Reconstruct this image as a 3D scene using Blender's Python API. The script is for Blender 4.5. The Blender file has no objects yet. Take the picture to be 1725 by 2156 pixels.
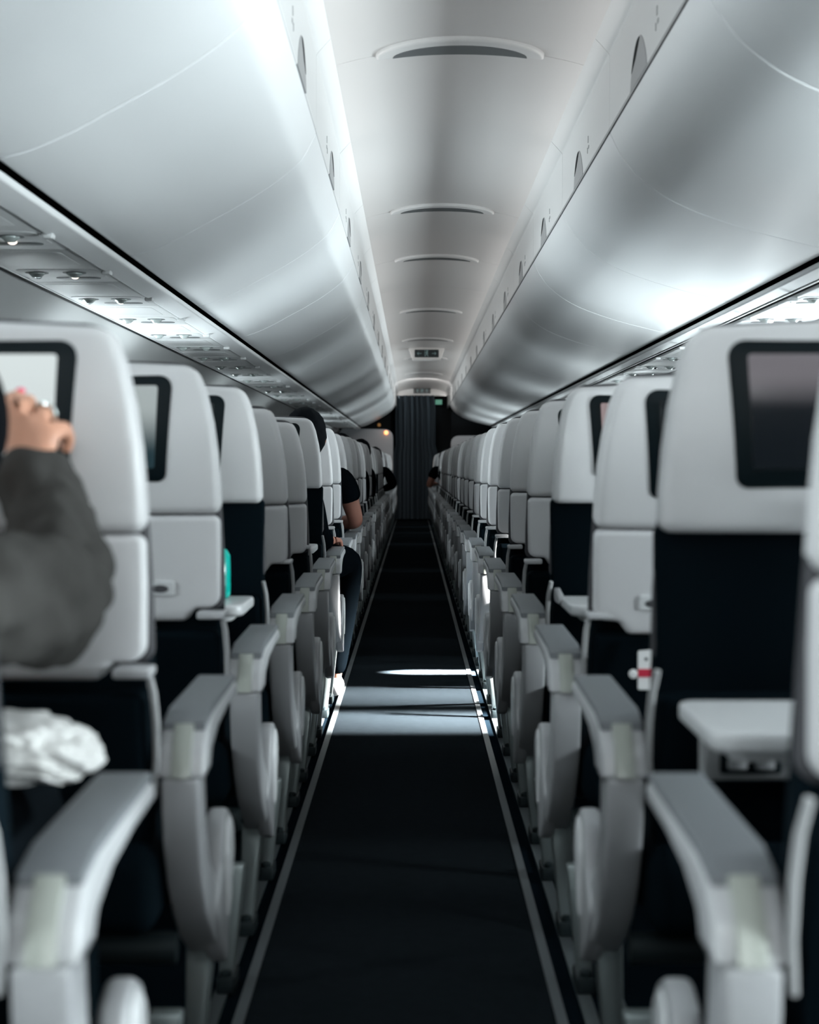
import bpy, bmesh, math, random
from mathutils import Vector, Matrix
random.seed(7)
S = bpy.context.scene
COL = S.collection
PI = math.pi
ZC = 0.95            # eye height above the cabin floor
PITCH = 0.787        # seat pitch
Y0 = 1.233           # seat back of the nearest row
NROW = 33
XL, XR = -0.554, 0.526   # centres of the aisle seats, left and right

# ------------------------------------------------------------------ materials
def mat(name, col, rough=0.5, metal=0.0, coat=0.0, bump=0.0, bscale=300.0, emit=None, estr=0.0,
        var=0.0, vscale=6.0, spec=0.5, trans=0.0):
    m = bpy.data.materials.new(name); m.use_nodes = True
    nt = m.node_tree; b = nt.nodes['Principled BSDF']
    b.inputs['Base Color'].default_value = (*col, 1)
    b.inputs['Roughness'].default_value = rough
    b.inputs['Metallic'].default_value = metal
    b.inputs['Specular IOR Level'].default_value = spec
    b.inputs['Coat Weight'].default_value = coat
    b.inputs['Coat Roughness'].default_value = 0.12
    b.inputs['Transmission Weight'].default_value = trans
    if emit:
        b.inputs['Emission Color'].default_value = (*emit, 1); b.inputs['Emission Strength'].default_value = estr
    tc = nt.nodes.new('ShaderNodeTexCoord')
    if var > 0:
        n = nt.nodes.new('ShaderNodeTexNoise'); n.inputs['Scale'].default_value = vscale; n.inputs['Detail'].default_value = 6
        nt.links.new(tc.outputs['Object'], n.inputs['Vector'])
        mx = nt.nodes.new('ShaderNodeMix'); mx.data_type = 'RGBA'
        mx.inputs['A'].default_value = (*[c*(1-var) for c in col], 1); mx.inputs['B'].default_value = (*[min(1, c*(1+var)) for c in col], 1)
        nt.links.new(n.outputs['Fac'], mx.inputs['Factor']); nt.links.new(mx.outputs['Result'], b.inputs['Base Color'])
    if bump > 0:
        n2 = nt.nodes.new('ShaderNodeTexNoise'); n2.inputs['Scale'].default_value = bscale; n2.inputs['Detail'].default_value = 3
        nt.links.new(tc.outputs['Object'], n2.inputs['Vector'])
        bp = nt.nodes.new('ShaderNodeBump'); bp.inputs['Strength'].default_value = bump; bp.inputs['Distance'].default_value = 0.002
        nt.links.new(n2.outputs['Fac'], bp.inputs['Height']); nt.links.new(bp.outputs['Normal'], b.inputs['Normal'])
    return m
M = {}
M['shell'] = mat('seat_shell_plastic', (.555,.555,.562), .45, bump=.10, bscale=500, spec=.45)
M['shell_low'] = mat('tray_panel_plastic', (.515,.515,.525), .48, bump=.10, bscale=500, spec=.45)
M['dark'] = mat('dark_leather', (.0018,.0046,.0068), .8, bump=.2, bscale=120, spec=.02)
M['rim'] = mat('dark_edge_rubber', (.05,.05,.055), .6, spec=.25)
M['pocket'] = mat('pocket_vinyl', (.0015,.0040,.0060), .8, bump=.2, bscale=80, spec=.02)
M['bezel'] = mat('screen_bezel_black', (.002,.006,.008), .45, spec=.10)
M['glass'] = mat('screen_glass_off', (.004,.007,.009), .18, spec=.4)
M['arm'] = mat('armrest_plastic', (.35,.355,.365), .38, bump=.12, bscale=400, spec=.5)
M['pad'] = mat('armrest_pad_vinyl', (.115,.125,.135), .55, bump=.3, bscale=350, spec=.35)
M['insert'] = mat('armrest_insert_plastic', (.25,.265,.24), .35, spec=.5)
M['fin'] = mat('side_cover_plastic', (.29,.295,.305), .42, bump=.15, bscale=350, spec=.5)
M['lobe'] = mat('side_cover_light_plastic', (.56,.57,.58), .35, spec=.5)
M['metal'] = mat('brushed_metal', (.30,.34,.34), .38, metal=.8)
M['metal_dk'] = mat('dark_metal', (.012,.018,.02), .5, metal=.3, spec=.2)
M['bin'] = mat('bin_plastic', (.72,.735,.745), .36, spec=.5)
M['ceil'] = mat('ceiling_plastic', (.60,.595,.59), .42, spec=.4)
M['signbox'] = mat('sign_housing_lightened', (.85,.84,.83), .5)  # colour whitened in place of light falling on the upright faces
M['val'] = mat('valance_plastic', (.62,.625,.625), .4, spec=.4)
M['grey'] = mat('grey_trim_plastic', (.30,.305,.31), .5)
M['psu'] = mat('service_panel_plastic', (.60,.615,.62), .42)
M['psu_rec'] = mat('service_panel_recess', (.10,.11,.115), .5)
M['chrome'] = mat('nozzle_chrome', (.72,.80,.78), .25, metal=.6)
M['black'] = mat('gap_black', (.004,.006,.007), .8, spec=.1)
M['wall'] = mat('sidewall_plastic', (.50,.51,.51), .5)
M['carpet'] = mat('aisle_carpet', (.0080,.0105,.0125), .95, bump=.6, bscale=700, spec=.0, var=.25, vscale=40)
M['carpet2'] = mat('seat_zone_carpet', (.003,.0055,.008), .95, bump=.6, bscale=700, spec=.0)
M['strip'] = mat('floor_path_strip', (.062,.070,.075), .5, spec=.4)
M['track'] = mat('seat_track_metal', (.16,.18,.19), .35, metal=.7)
M['curtain'] = mat('curtain_fabric', (.050,.066,.08), .85, bump=.3, bscale=250, spec=.15)
M['darkwall'] = mat('dark_bulkhead', (.006,.008,.010), .7, spec=.15)
M['divider'] = mat('divider_laminate', (.40,.41,.43), .5)
M['sign'] = mat('exit_sign_plate', (.003,.012,.014), .4)
M['signglyph'] = mat('exit_sign_symbol', (.20,.30,.30), .5, emit=(.25,.38,.40), estr=.12)
M['green'] = mat('green_exit_sign', (.05,.16,.12), .5, emit=(.18,.5,.36), estr=.35)
M['orange'] = mat('orange_call_light', (.9,.4,.2), .4, emit=(1,.33,.12), estr=3.2)
M['readlight'] = mat('reading_light_lens', (.9,.8,.7), .3, emit=(1,.86,.76), estr=2.2)
M['skin'] = mat('skin', (.50,.25,.165), .5, var=.14, vscale=25, spec=.4)
M['skin_far'] = mat('skin_tanned', (.34,.145,.10), .55, var=.1, vscale=20)
M['nail'] = mat('pink_nail_polish', (.75,.04,.14), .25)
M['ring'] = mat('silver_ring', (.75,.8,.78), .2, metal=1)
M['sweater'] = mat('grey_sweater_wool', (.044,.043,.041), .95, bump=.5, bscale=180, spec=.03)
M['black_cloth'] = mat('black_cloth', (.0016,.0026,.0036), .95, spec=.0, bump=.3, bscale=120)
M['grey_cloth'] = mat('pale_grey_cloth', (.42,.44,.44), .9, spec=.1)
M['trouser'] = mat('dark_trousers', (.004,.006,.008), .9, spec=.02)
M['hair'] = mat('dark_hair', (.0035,.0045,.006), .8, bump=.8, bscale=60, spec=.03)
M['shoe'] = mat('pale_shoe', (.62,.60,.60), .5)
M['white_cloth'] = mat('white_crumpled_cloth', (.60,.60,.59), .85, bump=.3, bscale=60, spec=.15)
M['teal'] = mat('teal_bottle_plastic', (.0,.50,.42), .2, trans=.15, spec=.6)
M['teal_cap'] = mat('teal_bottle_cap', (.01,.30,.27), .3)
M['white'] = mat('white_paper', (.62,.62,.62), .7)
M['red'] = mat('red_print', (.42,.008,.035), .6)
M['pane'] = mat('window_daylight', (.7,.75,.8), .3, emit=(.82,.92,1.0), estr=3.0)
M['picL'] = None

# screen picture for lit displays: soft procedural picture that the screen itself shows
def screen_mat(name, c1, c2, strength, split=None):
    m = bpy.data.materials.new(name); m.use_nodes = True
    nt = m.node_tree; b = nt.nodes['Principled BSDF']
    b.inputs['Base Color'].default_value = (.01,.01,.012,1); b.inputs['Roughness'].default_value = .15
    tc = nt.nodes.new('ShaderNodeTexCoord'); sp = nt.nodes.new('ShaderNodeSeparateXYZ')
    nt.links.new(tc.outputs['Generated'], sp.inputs[0])
    r = nt.nodes.new('ShaderNodeValToRGB'); r.color_ramp.interpolation = 'EASE'
    r.color_ramp.elements[0].position = split[0]; r.color_ramp.elements[0].color = (*c1, 1)
    r.color_ramp.elements[1].position = split[1]; r.color_ramp.elements[1].color = (*c2, 1)
    nt.links.new(sp.outputs[split[2]], r.inputs['Fac']); nt.links.new(r.outputs['Color'], b.inputs['Emission Color'])
    b.inputs['Emission Strength'].default_value = strength
    return m
M['picA'] = screen_mat('display_picture_bright', (.34,.38,.40), (.66,.73,.73), 1.0, (.52,.60,'X'))
M['picB'] = screen_mat('display_picture_grey', (.015,.04,.05), (.42,.48,.48), .8, (.15,.75,'Z'))
M['picC'] = screen_mat('display_picture_dim', (.0,.002,.003), (.16,.15,.165), .9, (.50,.85,'Z'))
M['picD'] = screen_mat('display_picture_warm', (.03,.03,.035), (.30,.22,.22), .8, (.3,.8,'Z'))

# ------------------------------------------------------------------ mesh helpers
def obj(name, bm, m, parent=None, loc=None, smooth=40, mods=None):
    bmesh.ops.recalc_face_normals(bm, faces=bm.faces[:])
    me = bpy.data.meshes.new(name); bm.to_mesh(me); bm.free()
    ms = m if isinstance(m, (list, tuple)) else [m]
    for x in ms: me.materials.append(x)
    for p in me.polygons: p.use_smooth = True
    me.set_sharp_from_angle(angle=math.radians(smooth))
    o = bpy.data.objects.new(name, me); COL.objects.link(o)
    if parent: o.parent = parent
    if loc: o.location = loc
    return o
def tag(o, label=None, cat=None, group=None, kind=None):
    if label: o['label'] = label
    if cat: o['category'] = cat
    if group: o['group'] = group
    if kind: o['kind'] = kind
    return o
def empty(name, loc=(0,0,0), rz=0):
    o = bpy.data.objects.new(name, None); COL.objects.link(o); o.location = loc; o.rotation_euler = (0,0,rz)
    o.empty_display_size = .1
    return o
def struct(name, bm, m, smooth=40, label=None):
    o = obj(name, bm, m, smooth=smooth); o['kind'] = 'structure'
    if label: o['label'] = label
    return o
def mapax(axis, p, a):
    if axis == 'X': return (a, p[0], p[1])
    if axis == 'Y': return (p[0], a, p[1])
    return (p[0], p[1], a)
def rpoly(pts, r, n=5):
    out = []
    N = len(pts)
    for i in range(N):
        p = Vector(pts[i][:2]); rr = pts[i][2] if len(pts[i]) > 2 else r
        a = Vector(pts[i-1][:2]) - p; b = Vector(pts[(i+1) % N][:2]) - p
        la, lb = a.length, b.length
        if rr <= 1e-5: out.append((p.x, p.y)); continue
        a.normalize(); b.normalize()
        ang = a.angle(b); 
        if ang > 3.1: out.append((p.x, p.y)); continue
        t = min(rr/math.tan(ang/2), la*.48, lb*.48); r2 = t*math.tan(ang/2)
        c = p + (a+b).normalized()*(r2/math.sin(ang/2))
        p1 = p+a*t; p2 = p+b*t
        v1 = p1-c; v2 = p2-c
        a1 = math.atan2(v1.y, v1.x); a2 = math.atan2(v2.y, v2.x)
        d = a2-a1
        while d > PI: d -= 2*PI
        while d < -PI: d += 2*PI
        for k in range(n+1):
            q = a1+d*k/n; out.append((c.x+r2*math.cos(q), c.y+r2*math.sin(q)))
    res = []
    for q in out:
        if not res or (Vector(q)-Vector(res[-1])).length > 1e-5: res.append(q)
    if (Vector(res[0])-Vector(res[-1])).length < 1e-5: res.pop()
    return res
def area2(pts): return sum(pts[i-1][0]*pts[i][1]-pts[i][0]*pts[i-1][1] for i in range(len(pts)))/2
def inset(pts, d):
    if d == 0: return list(pts)
    s = 1 if area2(pts) > 0 else -1
    N = len(pts); out = []
    for i in range(N):
        p = Vector(pts[i]); a = (p-Vector(pts[i-1])); b = (Vector(pts[(i+1) % N])-p)
        if a.length < 1e-9: a = b
        if b.length < 1e-9: b = a
        a.normalize(); b.normalize()
        na = Vector((-a.y, a.x))*s; nb = Vector((-b.y, b.x))*s
        n = na+nb
        if n.length < 1e-6: n = na
        n.normalize(); k = 1/max(.5, n.dot(na))
        q = p+n*d*k; out.append((q.x, q.y))
    return out
def slab(bm, outline, axis, a0, a1, r0=0.0, r1=None, seg=3, mi=0):
    """extrude a 2D outline along an axis with rounded rims"""
    if r1 is None: r1 = r0
    rings = []
    sg = 1 if a1 > a0 else -1
    if r0 > 0:
        for k in range(seg):
            t = k/seg*PI/2; rings.append((r0*(1-math.sin(t)), a0+sg*r0*(1-math.cos(t))))
        rings.append((0, a0+sg*r0))
    else: rings.append((0, a0))
    if r1 > 0:
        rings.append((0, a1-sg*r1))
        for k in range(1, seg+1):
            t = k/seg*PI/2; rings.append((r1*(1-math.cos(t)), a1-sg*r1*(1-math.sin(t))))
    else: rings.append((0, a1))
    prev = None; first = None; fs = []
    for d, a in rings:
        ring = [bm.verts.new(mapax(axis, p, a)) for p in inset(outline, d)]
        if prev:
            for i in range(len(ring)):
                j = (i+1) % len(ring); fs.append(bm.faces.new((prev[i], prev[j], ring[j], ring[i])))
        else: first = ring
        prev = ring
    fs.append(bm.faces.new(first[::-1])); fs.append(bm.faces.new(prev))
    for f in fs: f.material_index = mi
    return fs
def box(bm, c, s, r=0.0, axis='Z', mi=0):
    x, y, z = c; a, b, h = s[0]/2, s[1]/2, s[2]/2
    if axis == 'Z': slab(bm, rpoly([(x-a,y-b),(x+a,y-b),(x+a,y+b),(x-a,y+b)], r, 3), 'Z', z-h, z+h, min(r*.8, h*.8), seg=2, mi=mi)
    elif axis == 'Y': slab(bm, rpoly([(x-a,z-h),(x+a,z-h),(x+a,z+h),(x-a,z+h)], r, 3), 'Y', y-b, y+b, min(r*.8, b*.8), seg=2, mi=mi)
    else: slab(bm, rpoly([(y-b,z-h),(y+b,z-h),(y+b,z+h),(y-b,z+h)], r, 3), 'X', x-a, x+a, min(r*.8, a*.8), seg=2, mi=mi)
def cuts(bm, axis, vals):
    no = {'X': (1,0,0), 'Y': (0,1,0), 'Z': (0,0,1)}[axis]
    for v in vals:
        bmesh.ops.bisect_plane(bm, geom=bm.verts[:]+bm.edges[:]+bm.faces[:], plane_co=Vector(no)*v, plane_no=no, dist=1e-5)
def deform(bm, fn):
    for v in bm.verts: v.co = Vector(fn(v.co.x, v.co.y, v.co.z))
def tube(bm, pts, rad, n=10, caps=True, mi=0):
    P = [Vector(p) for p in pts]; prev = None; rings = []
    up = Vector((0.13,0.07,1)).normalized()
    for i, p in enumerate(P):
        t = (P[min(i+1, len(P)-1)]-P[max(i-1, 0)]).normalized()
        u = t.cross(up)
        if u.length < .05: u = t.cross(Vector((1,0,0)))
        u.normalize(); w = t.cross(u)
        r = rad[i] if isinstance(rad, (list, tuple)) else rad
        rings.append([bm.verts.new(p+u*r*math.cos(2*PI*k/n)+w*r*math.sin(2*PI*k/n)) for k in range(n)])
    fs = []
    for a, b in zip(rings, rings[1:]):
        for k in range(n): fs.append(bm.faces.new((a[k], a[(k+1) % n], b[(k+1) % n], b[k])))
    if caps: fs += [bm.faces.new(rings[0][::-1]), bm.faces.new(rings[-1])]
    for f in fs: f.material_index = mi
def lathe(bm, prof, n=20, c=(0,0,0), axis='Z', mi=0):
    rings = []
    for r, h in prof:
        ring = []
        for k in range(n):
            a = 2*PI*k/n; u, v = r*math.cos(a), r*math.sin(a)
            q = {'Z': (u, v, h), 'Y': (u, h, v), 'X': (h, u, v)}[axis]
            ring.append(bm.verts.new((c[0]+q[0], c[1]+q[1], c[2]+q[2])))
        rings.append(ring)
    fs = []
    for a, b in zip(rings, rings[1:]):
        for k in range(n): fs.append(bm.faces.new((a[k], a[(k+1) % n], b[(k+1) % n], b[k])))
    fs += [bm.faces.new(rings[0][::-1]), bm.faces.new(rings[-1])]
    for f in fs: f.material_index = mi
def circ(cx, cy, rx, ry=None, n=20):
    ry = ry or rx
    return [(cx+rx*math.cos(2*PI*k/n), cy+ry*math.sin(2*PI*k/n)) for k in range(n)]
def B(): return bmesh.new()

# ------------------------------------------------------------------ airplane seat (local: aisle edge at x=+0.22, floor z=0, back shell at y=0, seat faces +y)
HY, HZ = 0.12, 0.46         # recline hinge
LEAN = math.radians(6)
SP = 0.864                  # joint between upper shell and tray panel
def shellcurve(x, y, z):
    # gentle fore-aft curve of the seat back, plus lean
    yy = y - (z-SP)*math.tan(LEAN)
    if z > SP: yy += 0.020*((z-SP)/.27)**2*1.2 - 0.010*math.sin((z-SP)/.27*PI)
    yy += 0.014*(abs(x)/.22)**4
    return (x, yy, z)
def sidecurve(zs, top):
    """half width of the back at height z"""
    pass
def shell_outline(zb, zt, wb, wt, rt, rb, arch=0.008, n=6):
    pts = [(-wb, zb, rb), (wb, zb, rb)]
    K = 5
    for k in range(1, K):
        t = k/K; z = zb+(zt-zb)*t
        pts.append((wb+(wt-wb)*(t**2.6), z, 0))
    pts.append((wt, zt-arch, rt)); pts.append((0, zt, 0)); pts.append((-wt, zt-arch, rt))
    for k in range(K-1, 0, -1):
        t = k/K; z = zb+(zt-zb)*t
        pts.append((-(wb+(wt-wb)*(t**2.6)), z, 0))
    return rpoly(pts, 0, n)
def hinge(bm):
    bmesh.ops.translate(bm, verts=bm.verts[:], vec=(0, -HY, -HZ))
HL = (0, HY, HZ)
ZCUT = [.62, .68, .73, .78, .82, .864, .89, .92, .95, .98, 1.01, 1.04, 1.07, 1.09]
MESH = {}
def mk(key, bm, m, smooth=40):
    o = obj(key, bm, m, smooth=smooth); me = o.data; bpy.data.objects.remove(o)
    MESH[key] = me
    return me
def b_shell():
    bm = B(); slab(bm, shell_outline(SP+.0015, 1.131, .2145, .174, .062, .0145), 'Y', .0, .045, .0135, .0, 5); cuts(bm, 'X', [-.19,-.15,-.06,.06,.15,.19])
    cuts(bm, 'Z', [z for z in ZCUT if z > SP+.01]); deform(bm, shellcurve); hinge(bm); return bm
def b_tray_stowed():
    o = rpoly([(-.2135,SP-.0015,.0135),(-.2135,.80,0),(-.211,.700,.022),(-.168,.698,.012),(-.152,.676,.014),(.152,.676,.014),(.168,.698,.012),(.211,.700,.022),(.2135,.80,0),(.2135,SP-.0015,.0135)], 0, 4)
    bm = B(); slab(bm, o, 'Y', .003, .040, .009, .0, 4); cuts(bm, 'Z', [.70,.73,.76,.80,.83,.85]); cuts(bm, 'X', [-.19,-.15,-.06,.06,.15,.19]); deform(bm, shellcurve); hinge(bm); return bm
def b_back():
    bm = B()
    o = shell_outline(.47, 1.125, .214, .177, .060, .03)
    slab(bm, o, 'Y', .040, .120, .012, .035, 4)
    cuts(bm, 'Z', [.55]+ZCUT); deform(bm, shellcurve); hinge(bm); return bm
def b_rim():
    bm = B()
    o = shell_outline(SP-.17, 1.136, .2185, .178, .064, .02)
    slab(bm, o, 'Y', .026, .046, .006, .002, 2)
    cuts(bm, 'Z', ZCUT); deform(bm, shellcurve); hinge(bm); return bm
def b_bezel():
    o = rpoly([(-.124,.921,.016),(.124,.921,.016),(.138,1.106,.022),(-.138,1.106,.022)], .02, 5)
    bm = B(); slab(bm, o, 'Y', -.003, .012, .004, 0, 2); cuts(bm, 'Z', [.95,.98,1.01,1.04,1.07]); deform(bm, shellcurve); hinge(bm); return bm
def b_display():
    o = rpoly([(-.106,.945),(.106,.945),(.112,1.088),(-.112,1.088)], .004, 2)
    bm = B(); slab(bm, o, 'Y', -.0055, .0, .001, 0, 1); cuts(bm, 'Z', [.98,1.01,1.04,1.07]); deform(bm, shellcurve); hinge(bm); return bm
def b_latch():
    bm = B(); lathe(bm, [(.004,-.014),(.011,-.013),(.013,-.008),(.013,.002)], 16, (-.02,0,.892), 'Y')
    box(bm, (-.02,-.010,.878), (.012,.010,.04), .004, 'Y'); deform(bm, shellcurve); hinge(bm); return bm
def b_pull():
    bm = B(); slab(bm, rpoly([(.085,.722),(.135,.722),(.135,.748),(.085,.748)], .004, 2), 'Y', -.001, .006, .001, 0, 1)
    deform(bm, shellcurve); hinge(bm); return bm
def b_pull2():
    bm = B(); slab(bm, circ(.110,.734,.015,.007,14), 'Y', -.0025, .003, .001, 0, 1)
    deform(bm, shellcurve); hinge(bm); return bm
def b_pocket():
    bm = B(); slab(bm, rpoly([(-.205,.35,.03),(.205,.35,.03),(.213,.66,.015),(-.213,.66,.015)], .02, 4), 'Y', -.012, .055, .016, 0, 3)
    cuts(bm, 'Z', [.42,.5,.58,.62]); deform(bm, lambda x,y,z: (x, y+.035+(.66-z)*.28 - .012*math.cos(x/.21*1.4)*max(0,1-abs(z-.52)/.14), z)); return bm
def b_recess():   # dark cavity left when the tray is down
    bm = B(); slab(bm, rpoly([(-.212,.60,.02),(.212,.60,.02),(.218,SP+.01,.01),(-.218,SP+.01,.01)], .02, 4), 'Y', .022, .045, .006, 0, 2)
    cuts(bm, 'Z', [.7,.78]); deform(bm, shellcurve); hinge(bm); return bm
def b_cupholder():
    bm = B(); slab(bm, circ(-.172,.815,.024,.031,20), 'Y', -.012, .024, .008, 0, 4); deform(bm, shellcurve); hinge(bm); return bm
def b_tray_down():
    o = rpoly([(-.205,-.300,.03),(.205,-.300,.03),(.205,-.055,.02),(-.205,-.055,.02)], .03, 5)
    bm = B(); slab(bm, o, 'Z', .640, .664, .008, .006, 3)
    slab(bm, rpoly([(-.180,-.275),(.180,-.275),(.180,-.08),(-.180,-.08)], .02, 4), 'Z', .628, .642, .004, 0, 2); return bm
def b_trayarm():
    bm = B()
    o = rpoly([(.045,.655),(.035,.676),(-.10,.662),(-.10,.648),(.015,.645)], .008, 3)
    slab(bm, [(p[0]-.0,p[1]) for p in o], 'X', .196, .210, .003, seg=2); return bm
def b_sidearm():   # aisle-side hinge bracket: short bright top, then a curved strut running down
    bm = B()
    slab(bm, rpoly([(.176,.682),(.222,.682),(.224,.694),(.176,.696)], .004, 3), 'Y', -.004, .05, .003, seg=2)
    return bm
def b_strut():
    bm = B(); pts = [(.217,.020,.690),(.222,.030,.66),(.224,.040,.62),(.222,.055,.57),(.216,.07,.52)]
    tube(bm, pts, [.0045,.005,.005,.0045,.004], 10); return bm
def b_pocketrail():
    bm = B(); box(bm, (0,.004,.585), (.33,.03,.058), .006, 'Y'); return bm
def b_socket():
    bm = B(); box(bm, (.105,-.013,.578), (.078,.006,.026), .004, 'Y'); return bm
def b_socket2():
    bm = B(); box(bm, (.088,-.017,.578), (.024,.004,.014), .003, 'Y'); box(bm, (.122,-.017,.578), (.024,.004,.014), .003, 'Y'); return bm
def b_cushion():
    bm = B(); slab(bm, rpoly([(-.22,.05,.03),(.22,.05,.03),(.222,.50,.05),(-.222,.50,.05)], .04, 5), 'Z', .335, .462, .03, .045, 5)
    deform(bm, lambda x,y,z: (x, y, z-.018*max(0,1-abs(x)/.2)*(1 if z>.42 else 0)+.02*(y-.05)/.45)); return bm
AX = .252          # armrest centre in seat coordinates
def b_arm():
    top = [(.447,.634,.010),(.16,.628,0),(.105,.618,.02),(.072,.592,.03),(.060,.556,.004),(.125,.556,.004),(.142,.578,.02),(.21,.597,0),(.32,.607,0),(.447,.610,.010)]
    o = rpoly(top, 0, 5); bm = B(); slab(bm, o, 'X', AX-.032, AX+.032, .009, seg=4); return bm
def b_armpad():
    o = rpoly([(.452,.632,.004),(.452,.641,.006),(.16,.636,0),(.100,.624,0),(.097,.613,0),(.16,.622,0)], 0, 3)
    bm = B(); slab(bm, o, 'X', AX-.0295, AX+.0285, .004, seg=3); return bm
def b_arminsert():
    o = rpoly([(.100,.6225,0),(.078,.606,.0),(.062,.584,0),(.0535,.558,0),(.066,.556,0),(.075,.582,0),(.09,.6,0),(.105,.612,0)], 0, 3)
    bm = B(); slab(bm, o, 'X', AX-.013, AX+.013, .002, seg=2); return bm
def b_fin():
    near = [(.060,.556,.006),(.064,.51,0),(.080,.455,0),(.110,.40,0),(.160,.345,0),(.22,.30,0),(.300,.258,.008)]
    far = [(.335,.262,.01),(.31,.30,.02),(.275,.345,0),(.235,.385,0),(.175,.425,.04),(.140,.48,.05),(.128,.556,.004)]
    bm = B(); slab(bm, rpoly(near+far, 0, 4), 'X', AX-.026, AX+.024, .007, seg=3); return bm
def b_lobe():
    o = rpoly([(.205,.345,.02),(.262,.385,.03),(.285,.448,.03),(.335,.462,.035),(.385,.440,.04),(.400,.400,.05),(.378,.345,.06),(.350,.290,.03),(.335,.232,.006),(.305,.245,.02),(.25,.285,0)], 0, 6)
    bm = B(); slab(bm, o, 'X', AX+.000, AX+.030, .010, .007, 4); return bm
def b_lobe2():
    o = rpoly([(.318,.300,.006),(.300,.40,.02),(.315,.442,.02),(.345,.448,.02),(.378,.425,.03),(.385,.39,.03),(.350,.32,.02)], 0, 6)
    bm = B(); slab(bm, o, 'X', AX+.027, AX+.034, .002, .004, 3); return bm
def b_leg(y, bend):
    def f():
        bm = B(); x0 = .218
        o = [(x0-.010,.235),(x0+.014+.02,.235),(x0+.014+.016,.19),(x0+.013,.035),(x0-.013,.035)]
        slab(bm, rpoly(o, .004, 2), 'Y', y-.016, y+.016, .004, seg=2)
        if bend: tube(bm, [(x0+.01,y,.20),(x0+.01,y+.22,.31)], .011, 8)
        return bm
    return f
def b_foot(y):
    def f():
        bm = B(); x0 = .218
        box(bm, (x0,y+.01,.022), (.034,.085,.030), .005, 'Z')
        lathe(bm, [(.011,.03),(.011,.045),(.006,.048)], 10, (x0,y-.02,0), 'Z'); lathe(bm, [(.011,.03),(.011,.045),(.006,.048)], 10, (x0,y+.036,0), 'Z'); return bm
    return f
def b_frame():
    bm = B(); tube(bm, [(-1.1,.14,.30),(.235,.14,.30)], .022, 12); tube(bm, [(-1.1,.40,.31),(.235,.40,.31)], .022, 12)
    for x in (-.95,-.25): 
        box(bm, (x,.14,.16), (.03,.03,.30), .005); box(bm, (x,.40,.16), (.03,.03,.30), .005)
    return bm
def b_midback():
    bm = B(); slab(bm, shell_outline(.47, 1.125, .214, .177, .060, .03, n=4), 'Y', .040, .120, .012, .035, 2); cuts(bm, 'Z', [.6,.8,.95,1.05]); deform(bm, shellcurve); hinge(bm); return bm

builders = dict(back_shell=(b_shell,'shell'), tray_panel=(b_tray_stowed,'shell_low'), backrest=(b_back,'dark'), edge_rim=(b_rim,'rim'),
    screen=(b_bezel,'bezel'), tray_latch=(b_latch,'shell'), recess_plate=(b_pull,'lobe'), recess_grip=(b_pull2,'rim'), pocket=(b_pocket,'pocket'),
    tray_recess=(b_recess,'dark'), cup_holder=(b_cupholder,'white'), tray_table=(b_tray_down,'lobe'), tray_arm=(b_trayarm,'arm'), hinge_bracket=(b_sidearm,'arm'), side_strut=(b_strut,'grey'),
    pocket_rail=(b_pocketrail,'grey'), power_outlet=(b_socket,'bezel'), outlet_socket=(b_socket2,'fin'), seat_cushion=(b_cushion,'dark'),
    armrest=(b_arm,'arm'), armrest_pad=(b_armpad,'pad'), armrest_insert=(b_arminsert,'insert'), side_cover=(b_fin,'fin'), cover_lobe=(b_lobe,'fin'), lobe_inlay=(b_lobe2,'lobe'),
    rear_leg=(b_leg(.077,False),'metal'), front_leg=(b_leg(.43,False),'metal'), rear_foot=(b_foot(.077),'metal_dk'), front_foot=(b_foot(.43),'metal_dk'),
    seat_frame=(b_frame,'metal_dk'))
for k, (f, m) in builders.items(): mk(k, f(), M[m])
for dk in ('glass','picA','picB','picC','picD'): mk('display_'+dk, b_display(), M[dk])
# mirrored meshes for the right-hand seats
def mirrored(me):
    m2 = me.copy()
    for v in m2.vertices: v.co.x = -v.co.x
    m2.flip_normals()
    return m2
MR = {k: mirrored(v) for k, v in MESH.items()}
HINGED = {'back_shell','tray_panel','backrest','edge_rim','screen','tray_latch','recess_plate','recess_grip','tray_recess'}
def part(key, side, parent, name=None, recl=0, dx=0, dz=0, inner=False):
    me = (MESH if side < 0 else MR)[key]
    o = bpy.data.objects.new(name or key, me); COL.objects.link(o)
    o.parent = parent
    if inner: return o                               # sub-part shares its parent's frame
    x = dx*(-1 if side > 0 else 1)
    if key in ('armrest','side_cover'): dz = -.012
    if key in HINGED:
        o.location = (x, HY, HZ+dz); o.rotation_euler = (recl, 0, 0)
    else: o.location = (x, 0, dz if key in ('armrest','side_cover') else 0)
    return o
ORD = ['nearest','second','third','fourth','fifth','sixth','seventh','eighth','ninth','tenth','eleventh','twelfth','thirteenth','fourteenth','fifteenth',
 'sixteenth','seventeenth','eighteenth','nineteenth','twentieth','twenty-first','twenty-second','twenty-third','twenty-fourth','twenty-fifth','twenty-sixth',
 'twenty-seventh','twenty-eighth','twenty-ninth','thirtieth','thirty-first','thirty-second','thirty-third','farthest']
RECL = {(-1,4):9,(-1,5):10,(1,2):7,(-1,9):5,(-1,10):4,(1,9):3,(-1,16):7,(1,15):5,(-1,13):3,(1,20):6}
LOW = {(-1,5):-.012,(1,2):-.008}
DOWN = {(-1,3),(1,3),(1,1),(-1,6),(-1,18)}
DISP = {(-1,1):'picA',(-1,2):'picB',(1,1):'picC',(1,3):'picD',(-1,3):'glass'}
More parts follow.
